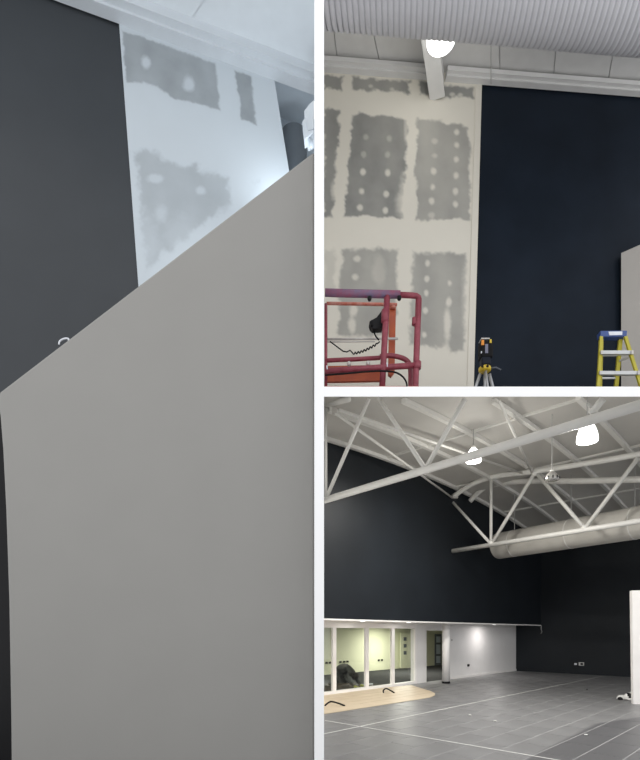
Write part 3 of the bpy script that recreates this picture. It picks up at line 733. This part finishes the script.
for i in range(74):
    k = -0.12 + i * sp
    if i < 9:
        v = [dpt(k + a, 2 * math.pi * j / n, RD + b - 0.002) for a, b in cs for j in range(n)]
        f = [[m_ * n + j, m_ * n + (j + 1) % n, (m_ + 1) * n + (j + 1) % n, (m_ + 1) * n + j] for m_ in range(4) for j in range(n)]
        if i < 8:
            for q in v: q.x = max(q.x, (x1 + .004) * H)
        rib0 = obj('rib', v, f, 'ductT', dk2, True)
    else:
        c = rib0.copy(); COL.objects.link(c); c.parent = dk2; c.location = axT * ((i - 8) * sp * H)
# lamp tucked behind it
lc = P(441, 38.5, 7.05); r = 0.20 * H
lt = thing('pendant_lamp', lc, 'wide glowing pendant lamp tucked below the ribbed duct', 'pendant lamp')
MB().lathe(lc, [(r * .5, -.075 * H), (r * .85, -.068 * H), (r * .98, -.04 * H), (r, -.0 * H), (r * .95, .08 * H), (r * .8, .14 * H), (r * .25, .17 * H)], 28).build('shade', 'lamp', lt, True)
MB().lathe(lc, [(r * .25, .17 * H), (r * .22, .24 * H)], 16).build('cap', 'steel', lt, True)
MB().tube([lc + Vector((0, 0, .22 * H)), Vector((lc.x, lc.y, H + 9.13 * H))], 0.008, 6).build('cord', 'wire', lt)
point('upper_pendant_light', lc - Vector((0, 0.1, .3)), 10, (1, 0.98, 0.93), 0.12)
# light partition on the right
pa = W((621.2 - CX) / F * 8.30, 8.30, ZT); pb = pa + Vector((1.15, -1.02, 0)) * H
zp = (CY - 253) / F * 8.30
struct(MB().prism([pa, pb, pb + Vector((0, 0, (zp - ZT) * H)), pa + Vector((0, 0, (zp - ZT) * H))], (0.09 * H, 0.09 * H, 0)), 'wall_partition', 'partn', 'pale partition wall standing beside the yellow stepladder', 'wall')

# ---- red access platform
def Lq(px, py, y): return P(px, py, y)
YF, YB = 6.35, 6.72
rl = thing('platform_basket', W(0.6, YF, ZT), 'red and orange access platform basket with tube guard rails', 'access platform')
u = YF * H / F
def rt(name, pts, wpx, m, y=YF, n=10): return MB().tube([P(a, b, y) for a, b in pts], wpx / 2 * y * H / F, n).build(name, m, rl, True)
rt('top_rail', [(325, 292.6), (350, 293.4), (400, 294.6)], 7.6, 'redblue')
rt('top_rail', [(398, 294.8), (412, 295.4), (416.5, 296), (418.6, 297.5), (418.9, 301)], 5.6, 'red')
rt('corner_post', [(418.7, 299), (417, 340), (415.4, 389), (415.3, 391)], 6.2, 'red')
rt('middle_post', [(387.2, 295), (384.6, 340), (382, 391)], 6.2, 'red')
rt('lower_rail', [(325, 371.3), (370, 368.2), (418.6, 365.2)], 5.8, 'red')
rt('corner_sleeve', [(417.2, 362), (416.9, 369)], 8.0, 'red')
rt('middle_sleeve', [(385.2, 310.5), (384.9, 322)], 7.6, 'red')
rt('corner_hinge', [(414.6, 318), (414.3, 325)], 5.0, 'red')
YM = 6.5
rt('inner_rail', [(325, 360.6), (356, 359.2), (380, 357.8)], 4.2, 'red', YM)
MB().tube(spline([P(a, b, YM) for a, b in ((380, 356.6), (390, 355.6), (400, 357.3), (406, 360), (409.5, 364.5), (410.5, 372), (410.5, 391))]), 2.4 * YM * H / F, 10).build('bent_rail', 'red', rl, True)
rt('gate_post', [(325.9, 304), (325.9, 390)], 3.2, 'red', YM)
rt('gate_rail', [(326.5, 303.4), (360, 304), (397, 304.6)], 3.2, 'rusty', YB)
for x in (333, 338, 340): pass
MB().prism([P(389.5, 306, YB), P(396, 305.5, YB), P(394.6, 372, YB), P(391.5, 376, YB), P(388.5, 374, YB)], (0, 0.06 * H, 0)).build('end_panel', 'orange', rl)
MB().lathe(P(393, 307.5, YB - 0.02), [(0.03, -.02), (0.045, 0), (0.03, .02)], 12).build('eye_bolt', 'rusty', rl, True)
MB().prism([P(325, 366, YB), P(380, 365, YB), P(380.5, 380.5, YB), P(325, 381.5, YB)], (0, 0.05 * H, 0)).build('toe_panel', 'orange', rl)
rt('drop_rod', [(325.2, 339.3), (398, 338.6)], 2.2, 'galv', YB - .06)
rt('drop_rod', [(326, 342), (375, 341.6)], 1.2, 'galv', YB - .06)
MB().prism([P(325, 386, 6.28), P(419, 386, 6.28), P(419, 393, 6.28), P(325, 393, 6.28)], (0, 0.5 * H, 0)).build('deck', 'rusty', rl)
# legs of the basket down to the floor
zdk = (CY - 393) / F * 6.28
for px in (329, 414):
    for yy in (6.33, 6.70):
        xx = (px - CX) / F * 6.28
        MB().tube([W(xx, yy, zdk + .01), W(xx, yy, ZT)], 0.03 * H, 10).build('leg', 'red', rl, True)
# controller with cables
c = P(378, 322, YM - .03)
cbx = MB().prism([P(371, 326.5, 6.46), P(370, 321, 6.46), P(376.5, 317.5, 6.46), P(381.5, 311, 6.46), P(383.4, 312, 6.46), P(382.6, 328, 6.46), P(373, 328.6, 6.46)], (0, 0.1 * H, 0)).build('control_box', 'black', rl)
MB().prism([P(369.6, 321.5, 6.44), P(372, 319.6, 6.44), P(373.2, 324.5, 6.44), P(371, 326, 6.44)], (0, 0.12 * H, 0)).build('control_face', 'blackr', cbx)
MB().tube(spline([P(a, b, 6.52) for a, b in ((374.5, 328), (374.2, 332), (376, 336.5), (379, 340))]), 0.011, 6).build('control_lead', 'blackr', rl, True)
pts = [P(a, b, 6.60) for a, b in ((330, 341.5), (336, 346), (343, 351.2), (347, 352), (350, 350.2), (352.5, 353))]
for i in range(70):
    t = i / 69; an = t * 2 * math.pi * 8
    pts.append(P(353 + 24 * t, 353.4 - 9.5 * t ** 1.6 + 1.0 * math.sin(an), 6.60 + 0.018 * math.cos(an)))
pts += [P(380, 341.5, 6.60)]
MB().tube(pts, 0.0095, 5).build('coiled_lead', 'blackr', rl, True)
MB().tube(spline([P(a, b, 6.22) for a, b in ((325, 375.2), (345, 373.6), (370, 371.4), (386, 371.2), (396, 372.6), (403, 377), (406.5, 383), (407, 390))]), 0.012, 6).build('hose', 'blackr', rl, True)
for px, py in ((349, 364), (368, 363.5)): MB().lathe(P(px, py, 6.4), [(.018, -.03), (.03, -.01), (.03, .015), (.015, .035)], 10).build('wing_bolt', 'galv', rl, True)
for px, py in ((369.5, 298.5), (399.2, 298)): MB().lathe(P(px, py, 6.28), [(.02, -.03), (.03, -.01), (.03, .02)], 10).build('clamp_bolt', 'black', rl, True)
for px in (386.3, 326.5): rt('clip_band', [(px, 366.2 + (386 - px) * .05), (px + 1.1, 366.1 + (386 - px) * .05)], 6.6, 'label')

# ---- laser level on tripod
Y3 = 7.3; v0 = P(485, 386, Y3)
u3 = Y3 * H / F
tp = thing('tripod', W(v0.x / H, Y3, ZT), 'silver-legged tripod with yellow head carrying a laser level', 'tripod')
hd = P(484.8, 369.3, Y3)
mb = MB().lathe(hd, [(5.4 * u3, -2.2 * u3), (6.0 * u3, -1.2 * u3), (6.0 * u3, 1.2 * u3), (5.0 * u3, 2.2 * u3)], 20); mb.build('head', 'yplast', tp, True)
for dx in (-4.4, 0.7): MB().lathe(hd + Vector((dx * u3, -6 * u3, 0)), [(1.0 * u3, -1.1 * u3), (1.3 * u3, 0), (1.0 * u3, 1.1 * u3)], 12).build('knob', 'black', tp, True)
gz = H + ZT * H
for (tx, ty, bx, by, wd) in ((480.6, 374.5, 476.6, 387, 3.0), (485, 372, 484.6, 387, 3.25), (489.8, 374.5, 494.2, 387, 3.0)):
    a = P(tx, ty, Y3); b = P(bx, by, Y3)
    k = (a.z - gz - 0.02) / (a.z - b.z); e = a + (b - a) * k
    e += Vector((0, (-0.40 if wd > 3.2 else 0.18), 0)); a += Vector((0, (-0.03 if wd > 3.2 else 0.02), 0))
    a = Vector((a.x, a.y, a.z + 0.02)); mid = a + (e - a) * 0.5
    lg = MB().tube([a, mid], (wd / 2 if wd < 3.2 else 1.2) * u3, 10, (wd / 2 if wd < 3.2 else 1.2) * u3 * .9).build('leg', 'legalu', tp, True)
    MB().tube([mid, e], wd * .38 * u3, 8).build('lower_section', 'legalu', lg, True)
    MB().lathe(Vector((e.x, e.y, gz)), [(0.03, 0.0), (0.025, 0.03), (0.015, 0.045)], 10).build('foot', 'blackr', lg, True)
    MB().tube([mid - (e - a) * .02, mid + (e - a) * .02], wd * .68 * u3, 10).build('clamp', 'black', lg, True)
MB().tube([hd + Vector((0, 0, -3 * u3)), hd + Vector((0, 0, -0.42))], 1.1 * u3, 10).build('centre_column', 'legalu', tp, True)
MB().tube([P(490.4, 368, Y3), P(496, 367.4, Y3), P(501, 370, Y3)], 0.7 * u3, 8).build('pan_handle', 'ductgrey', tp, True)
ll = thing('laser_level', hd + Vector((0, 0, 2.2 * u3)), 'dark rotary laser level with orange and yellow trim on tripod', 'laser level')
c = P(485.4, 351, Y3)
bevel(MB().box(c, 12.4 * u3, 11 * u3, 17 * u3).build('housing', 'blackr', ll), 0.03, 3)
bevel(MB().box(P(485, 362.1, Y3), 9 * u3, 9 * u3, 8.4 * u3).build('mount', mat('dark_blue_plastic', (0.010, 0.013, 0.022), 0.5, spec=0.15), ll), 0.02, 2)
bevel(MB().box(P(484.3, 340.6, Y3), 8.6 * u3, 8 * u3, 1.2 * u3).build('top_plate', 'galv', ll), 0.004, 2)
for dx in (-3, 3): MB().tube([P(484.3 + dx, 341, Y3), P(484.3 + dx, 343.6, Y3)], .6 * u3, 8).build('plate_pillar', 'black', ll)
MB().box(P(480.8, 346, Y3) + Vector((0, -5.6 * u3, 0)), 2.6 * u3, 1.2 * u3, 5 * u3).build('trim', 'oplast', ll)
MB().box(P(488.6, 344.6, Y3) + Vector((0, -5.6 * u3, 0)), 1.8 * u3, 1.2 * u3, 3.6 * u3).build('trim', 'yplast', ll)
MB().box(P(484.6, 352, Y3) + Vector((0, -5.7 * u3, 0)), 3 * u3, 0.8 * u3, 9 * u3).build('window', 'lens', ll)
MB().box(P(479.6, 355.4, Y3) + Vector((0, -5.4 * u3, 0)), 0.9 * u3, 0.8 * u3, 1.8 * u3).build('button', 'label', ll)

# ---- yellow stepladder
Y4 = 7.45; u4 = Y4 * H / F
ld = thing('stepladder', W((614 - CX) / F * Y4, Y4, ZT), 'yellow fibreglass stepladder with blue top cap and grey steps', 'stepladder')
cap = MB().prism([P(600.4, 330.6, Y4), P(627.4, 330.2, Y4), P(627, 336.4, Y4), P(600.9, 336.6, Y4)], (0, 0.11 * H, 0)).build('top_cap', 'blue', ld); bevel(cap, 0.012, 2)
MB().prism([P(608.5, 331.6, Y4 - .006), P(622.5, 331.4, Y4 - .006), P(622.3, 334.9, Y4 - .006), P(609.5, 335.2, Y4 - .006)], (0, 0.004, 0)).build('cap_sticker', 'label', cap)
random.seed(3)
def stile(x0_, y0_, x1_, y1_, yo, ysl, wpx, nm):
    a = P(x0_, y0_, Y4) + Vector((0, yo, 0)); b = P(x1_, y1_, Y4) + Vector((0, yo, 0))
    k = (a.z - gz) / (a.z - b.z); e = a + (b - a) * k; e.y += ysl; 
    s = MB().bar(a, e, wpx * u4, 0.035, (0, 1, 0)).build(nm, 'yellow', ld); 
    MB().box(Vector((e.x, e.y, gz + 0.02)), wpx * u4 * 1.5, 0.1, 0.04).build('rubber_foot', 'blackr', s)
    return a, e
FL = stile(601.8, 336, 595.2, 386, 0.02, -0.22, 3.0, 'front_rail')
FR = stile(626.0, 336, 636.4, 386, 0.02, -0.22, 3.0, 'front_rail')
RL = stile(604.2, 336.4, 606.4, 386, 0.09, 0.22, 3.8, 'rear_rail')
RR = stile(623.6, 336.4, 622.8, 386, 0.09, 0.22, 3.8, 'rear_rail')
def zcut(seg, z): a, e = seg; return a + (e - a) * ((a.z - z) / (a.z - e.z))
topz = FL[0].z
stp = (P(0, 354, Y4).z, P(0, 375.8, Y4).z); gap_ = stp[0] - stp[1]
z = stp[0]
while z > gz + 0.15:
    a, b = zcut(FL, z), zcut(FR, z)
    st = MB().bar(a + Vector((0, -.01, 0)), b + Vector((0, -.01, 0)), 0.05, 3.4 * u4, (0, 0, 1)).build('step', 'alu', ld)
    for q in (a, b): MB().box(q + Vector((0, -0.045, -.01)), 2.0 * u4, 0.02, 3.6 * u4).build('step_bracket', 'galv', st)
    z -= gap_
for z in (P(0, 351.4, Y4).z, P(0, 373, Y4).z, P(0, 384, Y4).z - .6):
    if z < gz + .1: continue
    MB().bar(zcut(RL, z), zcut(RR, z), 0.03, 1.6 * u4).build('rear_brace', 'alu', ld)
for s_ in ((FL, RL), (FR, RR)):
    z = P(0, 357, Y4).z
    MB().bar(zcut(s_[0], z), zcut(s_[1], z), 0.012, 0.03).build('spreader', 'galv', ld)

# ------------------------------------------------------------------ LEFT ROOM
LP = Plane((-2.2, 5.5), (2.14, 0.73)); nL = LP.nv()
def Lk(px): v_ = LP.hit(px, 300); return (v_.x / H + 2.2) * LP.d[0] + (v_.y / H - 5.5) * LP.d[1]
ZL = 6.70
edge = Lk(276)
struct(MB().prism([LP.at(-2.6, -1, -0.02), LP.at(Lk(268), -1, -0.02), LP.at(Lk(268), 7.0, -0.02), LP.at(-2.6, 7.0, -0.02)], nL * -0.12), 'wall_charcoal', 'dark', 'charcoal painted wall rising behind the sloped grey wall', 'wall')
pp = [LP.hit(119.2, 24.5), LP.hit(275, 84), LP.hit(288.3, 166), LP.hit(301, 245), LP.hit(143.5, 355)]
pp[0] = LP.hit(118.4, 14); pp[1] = LP.hit(273.4, 74)
wl = struct(MB().prism(pp, nL * -0.10), 'wall_patched', 'plL', 'pale blue-white plasterboard panel with grey bare patches beside charcoal wall', 'wall')
def cL(x, y): return (110 + x / 2.814, 20 + y / 2.814)
def PL(l): return [cL(*q) for q in l]
lreg = [
    (PL([(30, 24), (120, 55), (300, 120), (306, 175), (313, 258), (280, 250), (230, 235), (180, 225), (130, 190), (95, 178), (44, 180)]), [(*cL(100, 120), 4, 6, .85), (*cL(222, 180), 5, 7, .8)], 1.0),
    (PL([(345, 136), (402, 158), (408, 230), (414, 298), (368, 282), (357, 210)]), [], 1.1),
    (PL([(60, 370), (100, 350), (150, 375), (190, 398), (240, 402), (300, 425), (340, 440), (352, 520), (300, 560), (250, 600), (180, 650), (96, 716), (82, 600)]),
     [(*cL(118, 355), 5, 4, .7), (*cL(127, 446), 7, 4, .8), (*cL(255, 480), 5, 4, .8), (*cL(142, 545), 6, 8, .6), (*cL(153, 660), 4, 6, .8), (*cL(100, 640), 12, 30, .4), (*cL(200, 600), 14, 16, .3)], 0.62),
    (PL([(395, 455), (425, 440), (432, 460), (395, 490)]), [], 0.5),
]
for i, (poly, marks, st_) in enumerate(lreg): patch('bare_board_patch', LP, poly, marks, 'patL', wl, 2.5 if i < 2 else 9, 1.6 if i < 2 else 5, 1.0, 40 + i * 3.3, 0.0015, st_)
# cornice and ceiling
mb = MB().prism([LP.at(-2.6, ZL), LP.at(Lk(314.2), ZL), LP.at(Lk(314.2), ZL, 0.13), LP.at(-2.6, ZL, 0.13)], (0, 0, 0.3 * H))
mb.prism([LP.at(-2.6, ZL + .03, .13), LP.at(Lk(314.2) - 0.02, ZL + .03, .13), LP.at(Lk(314.2) - .06, ZL + .03, 0.21), LP.at(-2.6, ZL + .03, 0.21)], (0, 0, 0.27 * H))
struct(mb, 'trim_4', 'trimL', 'deep white stepped cornice above the patched panel', 'trim')
mb = MB().prism([LP.at(-2.6, 6.86, -1.0), LP.at(2.15, 6.86, -1.0), W(x0 - .003, 6.4, 6.86), W(x0 - .003, 3.4, 6.86), W(-4.6, 3.4, 6.86)], (0, 0, .06 * H))
clg = struct(mb, 'ceiling_left', 'recess', 'cool white ceiling above the charcoal wall', 'ceiling')
# two plaster panels with the joint between them
def cpt(px, py, z=6.83):
    y = z * F / (CY - py); return W((px - CX) / F * y, y, z)
j0, j1 = cpt(187, 25), cpt(206, -2); jd = (j1 - j0).normalized()
jn = Vector((jd.y, -jd.x, 0)) * 0.0022
rgt = [j0 - jd * 0.4 + jn, j1 + jd * 1.2 + jn, W(x0 - .004, 4.4, 6.83), W(x0 - .004, 6.2, 6.83)]
lft = [j0 - jd * 0.25 - jn, j1 + jd * 1.2 - jn, W(-3.9, 3.9, 6.83), W(-3.9, 4.75, 6.83)]
MB().prism(rgt, (0, 0, .03 * H)).build('ceiling_panel', 'ceilL', clg)
MB().prism(lft, (0, 0, .03 * H)).build('ceiling_panel', 'ceilL', clg)
# recess right of the panel
RB = Plane((LP.p[0] - LP.n[0] * 0.55, LP.p[1] - LP.n[1] * 0.55), LP.d)
struct(MB().prism([RB.at(1.3, 2.5), RB.at(2.55, 2.5), RB.at(2.55, 7.0), RB.at(1.3, 7.0)], nL * -0.08), 'wall_recess', 'recess', 'blue-grey recess wall showing past the patched panel', 'wall')
cc = P(294, 135, 6.42)
vs_ = thing('vent_pipe', Vector((cc.x, cc.y, cc.z - 1.6)), 'thick dark grey vertical pipe in the recess behind patched panel', 'pipe')
MB().lathe(cc, [(0.165 * H, -3.2 * H), (0.165 * H, 0)], 32).build('pipe_body', 'pipe', vs_, True)
MB().lathe(cc, [(0.15 * H, 0.0), (0.15 * H, 0.012), (0.10 * H, 0.02)], 32).build('pipe_cap', 'pipe', vs_, True)
yb = 5.75
bb = thing('wall_bracket', P(308, 140, yb), 'angular white bracket box above the dark pipe', 'bracket')
bevel(MB().prism([P(304.2, 110.5, yb), P(309, 104, yb), P(313.8, 99.5, yb), P(313.8, 128, yb), P(308, 131, yb), P(305.5, 123, yb)], (0, .25 * H, 0)).build('housing', 'ceilL', bb), .008)
bevel(MB().prism([P(302.4, 121, yb - .03), P(305, 118, yb - .03), P(308.8, 131, yb - .03), P(313.6, 129.5, yb - .03), P(313.6, 132.5, yb - .03), P(304.6, 139, yb - .03)], (0, .12 * H, 0)).build('flange', 'trimL', bb), .005)
MB().tube([P(310.6, 139.5, yb), P(311.4, 148, yb)], 0.028, 10).build('bolt', 'screw', bb, True)
# foreground wall with the raking top edge
YW = 3.4
q = [P(-12, 400.5, YW), P(314.25, 150.3, YW), P(314.25, 780, YW), P(10.8, 780, YW), P(10.2, 720, YW), P(8.2, 600, YW), P(5.2, 510, YW), P(2.2, 450, YW), P(-0.6, 415, YW), P(-2, 405, YW)]
for v_ in q: v_.z = max(v_.z, 0.002)
q[0] = P(-1.5, 392.2, YW)
wf = struct(MB().prism(q, (0, 0.1 * H, 0)), 'wall_sloped', 'stairwall', 'large plain warm grey wall with raking top edge', 'wall')
bevel(wf, 0.02, 3)
struct(MB().prism([P(-16, 425, 3.62), P(14, 405, 3.62), P(20, 770, 3.62), P(-16, 770, 3.62)], (0, .1 * H, 0)), 'wall_shade_strip', 'black', 'black strip standing in for shade past the end of the raking grey wall', 'shade strip')  # added black strip: paints the shade behind the raking wall's end
area('recess_fill', P(296, 190, 5.7), 0.25, 4.5, (0.85, 0.93, 1), P(296, 120, 6.5))  # unseen fill light, added to brighten the recess
area('panel_fill', P(222, 262, 5.1), 0.3, 2.4, (0.93, 0.97, 1), P(216, 205, 5.85))  # unseen light added behind the raking wall to make the panel glow
# small pale loop on its top edge
c = P(64, 341.5, YW + .03)
lp = [P(a, b, YW + 0.04) for a, b in ((59.0, 344.6), (59.6, 341.6), (62.4, 339.4), (66, 338.4), (68.6, 339.0), (68.4, 340.6))]
tag(MB().tube(spline(lp), 0.0062, 8).build('cable_loop', 'label', None, True), 'tiny pale loop poking over the raking wall edge', 'loop')
